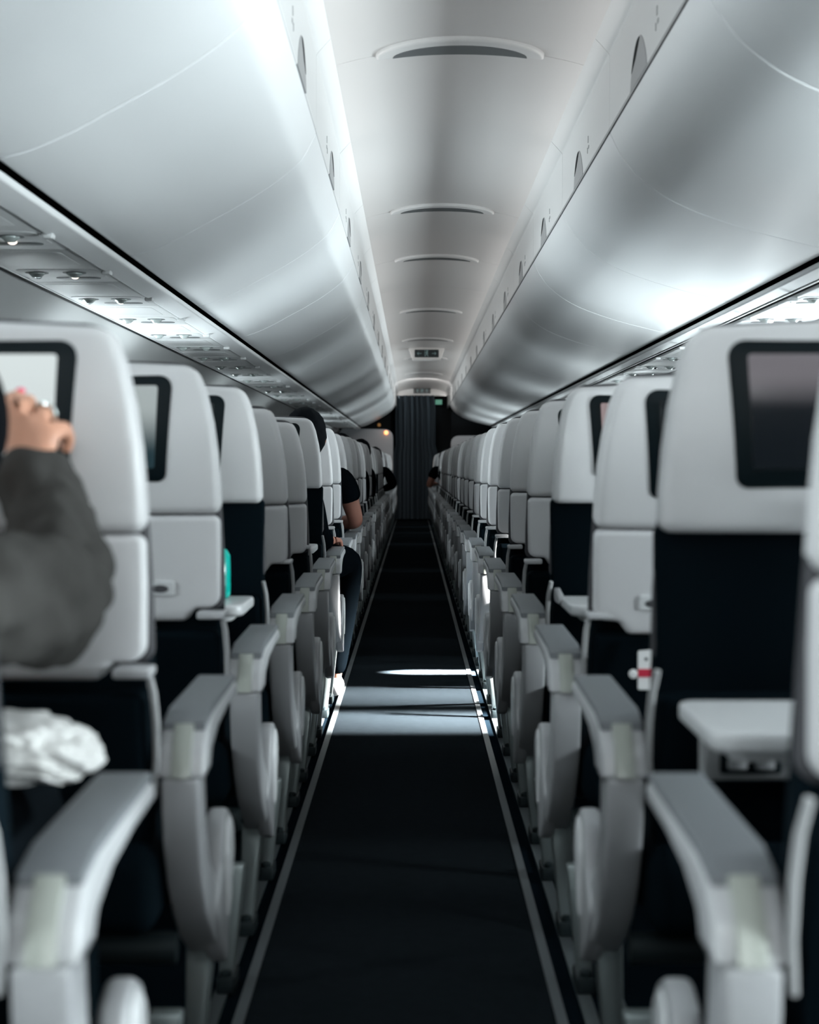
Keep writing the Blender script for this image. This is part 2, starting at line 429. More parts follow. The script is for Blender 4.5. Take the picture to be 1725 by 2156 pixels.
def seat(side, k):
    xc = XL if side < 0 else XR
    root = empty('airline_seat', (xc, Y0+PITCH*k, 0))
    sd = 'left' if side < 0 else 'right'
    rc = math.radians(RECL.get((side,k), 0)); rc = -rc if False else rc
    dz = LOW.get((side,k), 0)
    full = k <= 12
    dn = (side,k) in DOWN
    p = lambda key, **kw: part(key, side, root, recl=rc, dz=dz, **kw)
    bk = p('backrest'); sh = p('back_shell'); p('edge_rim')
    scr = p('screen')
    d = part('display_'+DISP.get((side,k),'glass'), side, scr, name='display', inner=True)
    if dn:
        rcs = p('tray_recess'); tr = p('tray_table')
        if (side,k) == (1,3): part('cup_holder', side, rcs, inner=True)['label'] = 'pale round holder in the dark tray recess'; part('tray_arm', side, tr, inner=True)
        if k == 1:
            rl = p('pocket_rail'); po = part('power_outlet', side, rl, inner=True); po['label'] = 'black socket plate'
            part('outlet_socket', side, rl, inner=True)
    else:
        tp = p('tray_panel')
        if full: rp = part('recess_plate', side, tp, inner=True); part('recess_grip', side, tp, inner=True)
    if full: part('tray_latch', side, sh, inner=True)
    if not dn and k: p('hinge_bracket')
    p('side_strut')
    p('pocket'); p('seat_cushion')
    a = p('armrest'); part('armrest_pad', side, a, inner=True)['label'] = 'dark grey padded armrest top'
    part('armrest_insert', side, a, inner=True)
    f = p('side_cover'); lb = part('cover_lobe', side, f, inner=True)
    if full: part('lobe_inlay', side, f, inner=True)
    for q in ('rear','front'):
        lg = part(q+'_leg', side, root, name='leg')
        part(q+'_foot', side, lg, name='foot', inner=True)
    p('seat_frame')
    # middle and window places of the same joined seat unit
    for n in (1, 2):
        part('backrest', side, root, dx=-.44*n); ss = part('back_shell', side, root, dx=-.44*n)
        tt = part('tray_panel', side, root, dx=-.44*n)
        sc = part('screen', side, root, dx=-.44*n); part('display_glass', side, sc, name='display', inner=True)
        part('seat_cushion', side, root, dx=-.44*n); part('pocket', side, root, dx=-.44*n)
    extra = ''
    if dn: extra = ' with its tray table down'
    elif (side,k) in RECL: extra = ', leaning back'
    elif (side,k) == (-1,1): extra = ' with a lit screen touched by a hand'
    elif (side,k) == (-1,2): extra = ' with a pale lit screen'
    if k == 0: lab = f'airplane seat at the {sd} edge of the photo, nearest, its grey armrest in front'
    elif k == NROW-1: lab = f'grey airplane seat on the {sd} of the aisle, farthest, by the curtain'
    else: lab = f'airplane seat {sd} of aisle{extra}, {ORD[k]} from viewer'
    tag(root, lab, 'airplane seat', f'airplane seats along the {sd} side of the aisle')
    return root
for k in range(NROW):
    seat(-1, k); seat(1, k)

# ------------------------------------------------------------------ floor, ceiling, walls (setting)
XG_L, XG_R, ZG = -.293, .590, ZC+1.0
XB_L, ZB_L, XB_R, ZB_R = -.868, ZC+.634, 1.272, ZC+.652
YS, YE = -1.6, 28.6
BIN0, BINL, NB = -1.285, 1.545, 18
YBE = BIN0+BINL*NB
def strip(bm, x0, x1, z, y0=YS, y1=YE, t=.004, mi=0):
    box(bm, ((x0+x1)/2, (y0+y1)/2, z+t/2-.0), (x1-x0, y1-y0, t), 0, mi=mi)
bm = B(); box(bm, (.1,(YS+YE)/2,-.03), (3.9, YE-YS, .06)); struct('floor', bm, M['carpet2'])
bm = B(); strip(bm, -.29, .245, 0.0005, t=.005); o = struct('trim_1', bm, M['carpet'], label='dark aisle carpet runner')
bm = B(); strip(bm, -.307, -.288, .001, t=.007); o = struct('trim_2', bm, M['strip'])
bm = B(); strip(bm, .243, .262, .001, t=.007); o = struct('trim_3', bm, M['strip'])
bm = B()
for x in (-.345, .304, .36):
    strip(bm, x-.012, x+.012, .001, t=.006)
struct('trim_4', bm, M['track'])
# ceiling arch in panels with open joints
JO = [YS, -.9, 2.1, 5.22, 8.42, 10.4, 12.1, 13.9, 17.05, 19.9, 23.3, 28.35]
bm = B(); XM = (XG_L+XG_R)/2
NC = 16
def ceilz(x):
    t = (x-XM)/((XG_R-XG_L)/2); return ZC+1.335-.065*abs(t)**2.2
for a, b in zip(JO, JO[1:]):
    prof = [(XG_L+(XG_R-XG_L)*i/NC) for i in range(NC+1)]
    o = [(x, ceilz(x)) for x in prof]+[(x, ceilz(x)+.012) for x in prof[::-1]]
    slab(bm, o, 'Y', a+.003, b-.003, 0)
struct('ceiling', bm, M['ceil'], smooth=50)
bm = B(); box(bm, (XM,(YS+YE)/2,ZC+1.40), (1.2, YE-YS, .04)); struct('trim_5', bm, M['darkwall'])
# valances: the upright band between bin and ceiling, both sides
def valance(xs, sgn, nm):
    bm = B(); y = YS
    ys = [YS]+[BIN0+BINL*j for j in range(1, NB+1) if BIN0+BINL*j > YS+.2]+[28.3]
    for a, b in zip(ys, ys[1:]):
        o = rpoly([(xs, ZG+.012, .006),(xs-sgn*.012*0, ZC+1.235, .02),(xs-sgn*.05, ZC+1.29, 0),(xs+sgn*.03, ZC+1.29, 0),(xs+sgn*.03, ZG+.012, 0)], 0, 5)
        slab(bm, o, 'Y', a+.0025, b-.0025, 0)
    struct(nm, bm, M['val'], smooth=50)
valance(XG_L, -1, 'trim_6'); valance(XG_R, 1, 'trim_7')
bm = B(); box(bm, (XG_L-.014,(YS+YE)/2,ZG+.004), (.022, YE-YS, .012)); box(bm, (XG_R+.014,(YS+YE)/2,ZG+.0085), (.030, YE-YS, .009)); struct('trim_8', bm, M['grey'])
# black backing behind bins so joints read dark
for nm, sgn, xg, xb, zb in (('trim_9',-1,XG_L,XB_L,ZB_L),('trim_10',1,XG_R,XB_R,ZB_R)):
    bm = B(); slab(bm, [(xg+sgn*.02,ZG+.25),(xg+sgn*.022,ZG-.01),(xg+sgn*.36,ZG-.19),(xb+sgn*.002,zb+.022),(xb+sgn*.5,zb+.03),(xb+sgn*.5,ZG+.25)], 'Y', YS, YBE-.01)
    struct(nm, bm, M['black'])
# overhead bins
def bin_profile(side):
    if side > 0:
        f = [(.592,1.0),(.625,.935),(.676,.872),(.75,.815),(.834,.772),(.94,.733),(1.05,.700),(1.15,.675),(1.23,.656),(1.262,.652),(1.272,.662)]
    else:
        f = [(-.294,1.0),(-.335,.925),(-.385,.878),(-.448,.832),(-.53,.782),(-.624,.731),(-.70,.690),(-.77,.658),(-.825,.640),(-.858,.634),(-.868,.644)]
    # smooth with catmull-rom
    P = [Vector(p) for p in f]; out = []
    for i in range(len(P)-1):
        p0, p1, p2, p3 = P[max(i-1,0)], P[i], P[i+1], P[min(i+2,len(P)-1)]
        for k in range(4):
            t = k/4
            out.append(tuple(.5*((2*p1)+(-p0+p2)*t+(2*p0-5*p1+4*p2-p3)*t*t+(-p0+3*p1-3*p2+p3)*t**3)))
    out.append(tuple(P[-1]))
    return [(x, ZC+z) for x, z in out]
BM = {}
for side in (-1, 1):
    pr = bin_profile(side)
    bm = B(); off = inset(pr+[(pr[-1][0], ZG+.05),(pr[0][0]+side*.05, ZG+.05)], .014)[:len(pr)]
    o = pr+off[::-1]
    slab(bm, o, 'Y', .0035, BINL-.0035, .002, seg=1); cuts(bm, 'Y', [.012, BINL-.012])
    t = obj('overhead_bin', bm, M['bin'], smooth=60); BM[side] = t.data; bpy.data.objects.remove(t)
    # body of the bin behind the door
    bm = B(); slab(bm, [off[2],off[14],off[28],off[-3],(off[-3][0]+side*.06, ZG-.02),(off[2][0]+side*.03, ZG-.02)], 'Y', .02, BINL-.02)
    t = obj('bin_body', bm, M['val']); BM[(side,'b')] = t.data; bpy.data.objects.remove(t)
    # latch: half-oval finger recess in the valance above the joint
    xs = XG_L if side < 0 else XG_R
    c = BINL*.59; pts = [(c-.155+.31*i/20, ZG+.010+.112*math.sin(PI*i/20)**.7) for i in range(21)]
    bm = B(); slab(bm, pts, 'X', xs+side*.006, xs-side*.0022, .0, .001, 1)
    t = obj('bin_latch', bm, M['grey']); BM[(side,'l')] = t.data; bpy.data.objects.remove(t)
    top = [(c-.03+.155*i/12, ZG+.010+.112*math.sin(PI*(.125+.155*i/12)/.31)**.7-.004) for i in range(13)]
    bot = [(c+.05, ZG+.075)]
    bm = B(); slab(bm, top+bot, 'X', xs+side*.004, xs-side*.0032)
    t = obj('latch_opening', bm, M['black']); BM[(side,'o')] = t.data; bpy.data.objects.remove(t)
    # faint grey row marking: short strokes beside the latch
    bm = B()
    for (yy, zz, a, h) in ((-.32,.10,.012,.022),(-.335,.072,.02,.010),(-.30,.066,.008,.018)):
        box(bm, (xs-side*.0008, c+yy, ZG+zz), (.0016, a, h))
    t = obj('row_marking', bm, M['grey']); BM[(side,'m')] = t.data; bpy.data.objects.remove(t)
for side in (-1, 1):
    sd = 'left' if side < 0 else 'right'
    vis = 0
    for j in range(1, NB):
        r = empty('overhead_bin', (0, BIN0+BINL*j, 0))
        for key, nm in ((side,'bin_door'),((side,'b'),'bin_body')):
            o = bpy.data.objects.new(nm, BM[key]); COL.objects.link(o); o.parent = r
        l = bpy.data.objects.new('bin_latch', BM[(side,'l')]); COL.objects.link(l); l.parent = r
        q = bpy.data.objects.new('latch_opening', BM[(side,'o')]); COL.objects.link(q); q.parent = l
        if j < 10: mk_ = bpy.data.objects.new('row_marking', BM[(side,'m')]); COL.objects.link(mk_); mk_.parent = r
        tag(r, f'white curved overhead bin on the {sd}, {ORD[j-1]} counted from the top of the photo' if j < NB-1 else f'white curved overhead bin on the {sd}, last before the dark end wall', 'overhead bin', f'overhead bins along the {sd}')
# rail below the bins, passenger service strip, sidewall
def rail(side, nm, xb, zb):
    bm = B(); x0 = xb+side*.002; x1 = xb+side*.072
    slab(bm, rpoly([(x0, zb-.030,.008),(x1, zb-.048,.012),(x1+side*.004, zb-.030,0),(x0, zb-.01,.004)], 0, 4), 'Y', YS, YBE)
    struct(nm, bm, M['bin'], smooth=60)
rail(-1,'trim_11',XB_L,ZB_L); rail(1,'trim_12',XB_R,ZB_R)
PX = {-1: (-.945,-1.225), 1: (1.350,1.63)}
for side, nm in ((-1,'trim_13'),(1,'trim_14')):
    a, b = PX[side]; zz = ZC+.595
    bm = B(); box(bm, ((a+b)/2, (YS+YBE)/2, zz+.022), (abs(b-a)+.05, YBE-YS, .02)); box(bm, (b+side*.018,(YS+YBE)/2,zz+.010),(.03,YBE-YS,.02)); struct(nm, bm, M['black'])
    bm = B(); slab(bm, rpoly([(b, zz-.003,.001),(b+side*.008, zz-.003,.001),(b+side*.008, zz+.01,0),(b, zz+.01,0)],0,2), 'Y', YS, YBE); struct('trim_15' if side<0 else 'trim_16', bm, M['bin'])
# service panels (one thing per row), lights and nozzles
def panel_meshes(side):
    a, b = PX[side]; zz = ZC+.595; D = {}
    xm = (a+b)/2; w = abs(b-a)
    def fin(key, bm, m): t = obj(key, bm, m, smooth=40); D[key] = t.data; bpy.data.objects.remove(t)
    bm = B(); box(bm, (xm, PITCH/2, zz+.004), (w, PITCH-.008, .014), .006); fin('service_panel', bm, M['psu'])
    bm = B(); box(bm, (xm+side*.01, .20, zz-.003), (w*.80, .30, .002), .02); fin('speaker_plate', bm, M['psu'])
    bm = B(); box(bm, (xm, .56, zz-.0035), (w*.88, .24, .002), .03); fin('control_plate', bm, M['psu'])
    bm = B(); box(bm, (xm-side*.03, .655, zz-.005), (w*.50, .055, .002), .025); fin('control_recess', bm, M['psu_rec'])
    bm = B(); lathe(bm, [(.024,zz-.002),(.024,zz-.009),(.018,zz-.014),(.013,zz-.019),(.006,zz-.020)], 16); fin('air_nozzle', bm, M['chrome'])
    bm = B(); lathe(bm, [(.036,zz-.003),(.036,zz-.0055),(.034,zz-.0062)], 20); fin('nozzle_ring', bm, M['psu_rec'])
    bm = B(); lathe(bm, [(.012,zz-.002),(.012,zz-.010),(.006,zz-.014)], 14); fin('reading_light', bm, M['readlight'])
    bm = B(); lathe(bm, [(.012,zz-.002),(.012,zz-.010),(.006,zz-.014)], 14); fin('reading_light_off', bm, M['glass'])
    bm = B(); box(bm, (a-side*.012, .48, zz-.010), (.03, .035, .014), .006); fin('rail_clip', bm, M['psu'])
    return D
for side in (-1, 1):
    D = panel_meshes(side); a, b = PX[side]; xm = (a+b)/2; sd = 'left' if side < 0 else 'right'
    for k in range(0, 31):
        y = 1.30+PITCH*k
        r = empty('service_panel', (0, y, 0))
        def add(nm, key, x=0, yy=0, par=None):
            o = bpy.data.objects.new(nm, D[key]); COL.objects.link(o); o.parent = par or r; o.location = (x, yy, 0); return o
        add('panel', 'service_panel'); add('speaker_plate','speaker_plate'); cp = add('control_plate','control_plate')
        add('control_recess','control_recess', par=cp)
        if k < 20:
            for dx in (-.07, .045):
                n = add('air_nozzle','air_nozzle', xm+dx, .52); add('nozzle_ring','nozzle_ring', par=n)
            for dx in (-.085,.03): 
                lit = (dx > 0)
                add('reading_light','reading_light' if lit and k < 8 else 'reading_light_off', xm+dx*side*-1, .60)
        add('rail_clip','rail_clip')
        tag(r, f'service panel with reading lights and air nozzles over the {sd} seats, {ORD[k]} from the viewer', 'service panel', f'service panels over the {sd} seats')
WP = [(-1.258,.604),(-1.285,.583),(-1.38,.50),(-1.50,.38),(-1.62,.20),(-1.70,0.0),(-1.73,-.3),(-1.70,-.6),(-1.62,-.95)]
bm = B(); slab(bm, [(x,ZC+z) for x,z in WP]+[(x-.05,ZC+z+.02) for x,z in WP[::-1]], 'Y', YS, YE); struct('wall_left', bm, M['wall'], smooth=70)
bm = B(); slab(bm, [(-x+.405,ZC+z) for x,z in WP]+[(-x+.455,ZC+z+.02) for x,z in WP[::-1]], 'Y', YS, YE); 
# right sidewall follows the wider service strip
struct('wall_right', bm, M['wall'], smooth=70)
# windows: daylight panes in the sidewall where shades are open
WIN_L = [0.6, 2.1, 6.2, 6.9, 7.5, 10.8, 13.9, 19.0, 21.6]
PWL = [28, 34, 24, 28, 21, 20, 18, 14, 12]
WIN_R = [0.4, 1.9, 3.0, 6.3, 6.95, 7.55, 11.0, 14.5, 19.0, 22.0, 24.6]
PWR = [110, 80, 62, 36, 44, 34, 24, 24, 34, 48, 44]
n = 0
for side, ys in ((-1, WIN_L), (1, WIN_R)):
    for y in ys:
        n += 1
        xw = -1.690 if side < 0 else 2.095
        bm = B(); slab(bm, rpoly([(y-.13,ZC-.20),(y+.13,ZC-.20),(y+.13,ZC+.14),(y-.13,ZC+.14)], .09, 6), 'X', xw, xw+side*.02, .0)
        t = obj(f'window_{n}', bm, M['pane']); t['kind'] = 'structure'
        bm = B(); o1 = rpoly([(y-.165,ZC-.235),(y+.165,ZC-.235),(y+.165,ZC+.175),(y-.165,ZC+.175)], .11, 6)
        o2 = rpoly([(y-.13,ZC-.20),(y+.13,ZC-.20),(y+.13,ZC+.14),(y-.13,ZC+.14)], .09, 6)
        va = [bm.verts.new((xw-side*.02,p[0],p[1])) for p in o1]; vb = [bm.verts.new((xw-side*.012,p[0],p[1])) for p in o2]; vc = [bm.verts.new((xw+side*.015,p[0],p[1])) for p in o2]; vd = [bm.verts.new((xw+side*.03,p[0],p[1])) for p in o1]
        for q1, q2 in ((va,vb),(vb,vc),(va,vd)):
            for i in range(len(va)):
                j = (i+1) % len(va); bm.faces.new((q1[i], q1[j], q2[j], q2[i]))
        f = obj('window_frame', bm, M['wall'], parent=t)
# front end of the cabin
bm = B(); box(bm, (.15, YE+.02, 1.1), (4.4, .04, 2.6)); struct('wall_front', bm, M['darkwall'])
bm = B(); box(bm, (.15, YS-.02, 1.1), (4.4, .04, 2.6)); struct('wall_back', bm, M['wall'])
bm = B()
for x0, x1 in ((-1.8,-.40),(.66,2.1)):
    box(bm, ((x0+x1)/2, 28.2, 1.1), (x1-x0, .05, 2.5))
struct('wall_end', bm, M['darkwall'])
# header arch above the curtain
hd = B()
o = [(XG_L+.0,ZC+1.225),(XM,ZC+1.245),(XG_R-.0,ZC+1.225),(XG_R,ZC+1.31),(XM,ZC+1.335),(XG_L,ZC+1.31)]
slab(hd, [(XG_L,ZC+1.20)]+[(XG_L+(XG_R-XG_L)*i/12, ceilz(XG_L+(XG_R-XG_L)*i/12)-.002) for i in range(13)]+[(XG_R,ZC+1.20)], 'Y', 27.9, 28.0, .01, seg=2)
struct('trim_17', hd, M['signbox'], label='pale header arch above the curtain')

# exit signs
def glyphs(kind, w, h):
    bm = B(); y = -.003
    def P(pts): slab(bm, pts, 'Y', y, y+.003)
    if kind == 'side':
        for s in (-1, 1):
            cx = s*w*.30
            P([(cx-w*.08,-h*.035),(cx+w*.08,-h*.035),(cx+w*.08,h*.035),(cx-w*.08,h*.035)])
            tx = cx+s*w*.10
            P([(tx,0),(tx-s*w*.07,h*.26),(tx-s*w*.045,0),(tx-s*w*.07,-h*.26)])
    else:
        for s in (-1, 1):
            cx = s*w*.29
            P([(cx-w*.02,-h*.32),(cx+w*.02,-h*.32),(cx+w*.02,h*.25),(cx-w*.02,h*.25)])
            P([(cx,h*.36),(cx-w*.085,h*.05),(cx,h*.14),(cx+w*.085,h*.05)])
    # running figure beside a door
    P([(w*.02+.01*math.cos(a)*w/.28, h*.30+.010*math.sin(a)*w/.28) for a in [2*PI*i/10 for i in range(10)]])
    P([(-w*.03,h*.20),(w*.035,h*.16),(w*.03,-h*.08),(-w*.02,-h*.06)])
    P([(-w*.02,-h*.05),(w*.0,-h*.08),(-w*.03,-h*.28),(-w*.075,-h*.34),(-w*.08,-h*.28),(-w*.045,-h*.22)])
    P([(w*.0,-h*.05),(w*.035,-h*.08),(w*.05,-h*.25),(w*.08,-h*.36),(w*.055,-h*.38),(w*.022,-h*.26)])
    P([(-w*.025,h*.19),(-w*.075,h*.06),(-w*.062,h*.03),(-w*.015,h*.11)])
    P([(w*.03,h*.15),(w*.075,h*.02),(w*.062,-h*.01),(w*.02,h*.08)])
    for (x0,x1,z0,z1) in ((-.085,-.07,-.40,.42),(-.085,.085,.38,.42)): P([(x0*w,z0*h),(x1*w,z0*h),(x1*w,z1*h),(x0*w,z1*h)])
    return bm
ZS = ZC+1.265
r = empty('exit_sign', (XM, 18.3, ZS))
bm = B(); slab(bm, rpoly([(-.155,-.072,.02),(.155,-.072,.02),(.21,.075,.005),(-.21,.075,.005)],0,4), 'Y', 0, .16, .006, seg=2); obj('housing', bm, M['signbox'], r)
bm = B(); slab(bm, rpoly([(-.137,-.044),(.137,-.044),(.137,.044),(-.137,.044)],.01,3), 'Y', -.004, .004, .001, seg=1); pl = obj('sign_plate', bm, M['sign'], r)
g = obj('symbols', glyphs('side', .27, .088), M['signglyph'], pl, loc=(0,-.003,0))
tag(r, 'hanging exit sign with left and right arrows and a running figure, mid ceiling', 'exit sign', 'exit signs')
r = empty('exit_sign', (XM, 27.88, ZC+1.285))
bm = B(); slab(bm, rpoly([(-.145,-.045),(.145,-.045),(.145,.042),(-.145,.042)],.006,3), 'Y', 0, .02, .001, seg=1); pl = obj('sign_plate', bm, M['sign'], r)
g = obj('symbols', glyphs('up', .28, .085), M['signglyph'], pl, loc=(0,-.001,0))
tag(r, 'small dark exit sign with two upward arrows on the header above the curtain', 'exit sign', 'exit signs')
bm = B(); box(bm, (0,0,0), (.12,.02,.085), .008, 'Y'); t = obj('exit_sign', bm, M['green'], loc=(.437,28.1,ZC+1.10)); tag(t, 'small dim green exit sign to the right of the curtain top', 'exit sign')
# ceiling air vents
VY = [5.22, 8.42, 10.4, 13.9, 17.05, 19.9, 23.3, 2.1]
for i, y in enumerate(VY):
    r = empty('ceiling_vent', (XM, y, ZC+1.335))
    W = .27
    up = [(W*math.cos(PI-PI*i2/24), -.16*math.sin(PI*i2/24)**.8) for i2 in range(25)]
    fl = [(W*(1-2*i2/12), .008) for i2 in range(1,12)]
    bm = B(); slab(bm, up[::1]+fl, 'Z', -.016, .002, .012, .0, 4)
    def bend(x, yy, z): return (x, yy, z-.065*abs(x/.4415)**2.2)
    cuts(bm, 'X', [W*q/6 for q in range(-5,6)]); deform(bm, bend); obj('vent_lip', bm, M['val'], r, smooth=60)
    up2 = [((W-.055)*math.cos(PI-PI*i2/20), -.105*math.sin(PI*i2/20)**.9) for i2 in range(21)]
    bm = B(); slab(bm, up2, 'Z', -.0175, -.010); cuts(bm, 'X', [W*q/6 for q in range(-5,6)]); deform(bm, bend); obj('vent_slot', bm, M['psu_rec'], r)
    lab = 'lens-shaped air vent in the ceiling, ' + ('largest and nearest in view' if i == 0 else 'above and behind the frame edge' if y == 2.1 else f'{ORD[i]} from the viewer')
    tag(r, lab, 'air vent', 'ceiling air vents')
# curtain: pleated cloth with real folds
bm = B(); N = 150; rows = [ZC+1.20, 1.9, 1.3, 1.15, .9, .5, .03]
def cy(u, z): return .050*math.sin(u*2*PI*7+.9*math.sin(u*11))+.014*math.sin(u*2*PI*17+1)
grid = []
for s in (0, 1):
    g = []
    for z in rows:
        wl = -.31 if z > 1.25 else -.345; wr = .376 if z > 1.25 else .42
        if z == rows[0]: wl, wr = -.30, .35
        g.append([bm.verts.new((wl+(wr-wl)*i/N, 27.75+cy(i/N,z)+s*.004, z)) for i in range(N+1)])
    grid.append(g)
for s in (0, 1):
    for a, b in zip(grid[s], grid[s][1:]):
        for i in range(N): bm.faces.new((a[i], a[i+1], b[i+1], b[i]))
for i in (0, N):
    for a in range(len(rows)-1): bm.faces.new((grid[0][a][i], grid[0][a+1][i], grid[1][a+1][i], grid[1][a][i]))
for a in (0, -1):
    for i in range(N): bm.faces.new((grid[0][a][i], grid[0][a][i+1], grid[1][a][i+1], grid[1][a][i]))
t = obj('aisle_curtain', bm, M['curtain'], smooth=80); tag(t, 'dark blue-grey pleated curtain closing the far end of the aisle', 'curtain')
# dividers beside the curtain
bm = B(); slab(bm, rpoly([(-1.58,.02,.01),(-.345,.02,.01),(-.345,1.56,.14),(-1.20,1.575,.03),(-1.56,1.10,.01)], 0, 8), 'Y', 27.25, 27.30, .01, seg=3)
t = obj('cabin_divider', bm, M['divider']); tag(t, 'grey rounded cabin divider panel left of the curtain', 'cabin divider')
bm = B(); slab(bm, rpoly([(.63,.02,.01),(1.95,.02,.01),(1.93,1.10,.01),(1.62,1.46,.01),(.63,1.45,.13)], 0, 8), 'Y', 27.25, 27.30, .01, seg=3)
t = obj('cabin_divider', bm, M['divider']); tag(t, 'grey rounded cabin divider panel right of the curtain, behind the heads', 'cabin divider')
for (x, z, rr, lab) in ((-.462,ZC+.553,.034,'glowing orange light at the top corner of the left cabin divider'),(-.60,ZC+.705,.03,'dimmer upper orange light on the dark wall, left of the curtain')):
    bm = B(); lathe(bm, [(rr*.4,-.03),(rr,-.015),(rr,.01)], 16, (0,0,0), 'Y')
    t = obj('wall_light', bm, M['orange'] if rr > .032 else mat('dim_orange_light', (.3,.15,.05), .5, emit=(.6,.3,.1), estr=.25), loc=(x,27.24 if rr > .032 else 28.14,z)); tag(t, lab, 'light')

# ------------------------------------------------------------------ people
def skin(name, verts, edges, m, parent, root=0, lvl=2, smoothing=.6):
    me = bpy.data.meshes.new(name)
    me.from_pydata([v[:3] for v in verts], edges, [])
    o = bpy.data.objects.new(name, me); COL.objects.link(o); o.parent = parent
    for i_, v in enumerate(verts): pass
    md = o.modifiers.new('Skin', 'SKIN'); md.branch_smoothing = smoothing; md.use_smooth_shade = True
    sv = me.skin_vertices[0].data if me.skin_vertices else None
    if sv is None:
        bm = bmesh.new(); bm.from_mesh(me); bm.verts.layers.skin.verify(); bm.to_mesh(me); bm.free(); sv = me.skin_vertices[0].data
    for i_, v in enumerate(verts):
        r = v[3]; sv[i_].radius = (r if not isinstance(r, tuple) else r[0], r if not isinstance(r, tuple) else r[1]); sv[i_].use_root = (i_ == root)
    sb = o.modifiers.new('Subsurf', 'SUBSURF'); sb.levels = lvl; sb.render_levels = lvl
    me.materials.append(m)
    return o
def lerp(a, b, t): return tuple(a[i]+(b[i]-a[i])*t for i in range(3))
def hand_chain(V, E, wi, wrist, dirv, upv, curl=.6, sc=1.0, thumb_side=1):
    """adds palm, five fingers to a skeleton; dirv = direction the fingers point, upv = back-of-hand normal"""
    d = Vector(dirv).normalized(); n = Vector(upv).normalized(); s = d.cross(n).normalized()*thumb_side
    w = Vector(wrist)
    pm = w+d*.045*sc; V.append((*pm, .021*sc)); pi_ = len(V)-1; E.append((wi, pi_))
    for k, (off, ln) in enumerate(((.030,.070),(.010,.080),(-.010,.074),(-.029,.058))):
        kb = w+d*.088*sc+s*off*sc; V.append((*kb, .0105*sc)); a = len(V)-1; E.append((pi_, a))
        c = curl; q = kb
        for j, f in enumerate((.45,.32,.23)):
            ang = c*(j+1)*.75
            q = q+(d*math.cos(ang)-n*math.sin(ang))*ln*f*sc
            V.append((*q, (.0090-.001*j)*sc)); E.append((a, len(V)-1)); a = len(V)-1
    q = w+d*.03*sc+s*.030*sc; V.append((*q, .013*sc)); a = len(V)-1; E.append((pi_, a))
    for j, f in enumerate((.035,.028)):
        q = q+(s*.6+d*.8-n*.25*(j+1)).normalized()*f*sc; V.append((*q, .0105*sc-.001*j)); E.append((a, len(V)-1)); a = len(V)-1
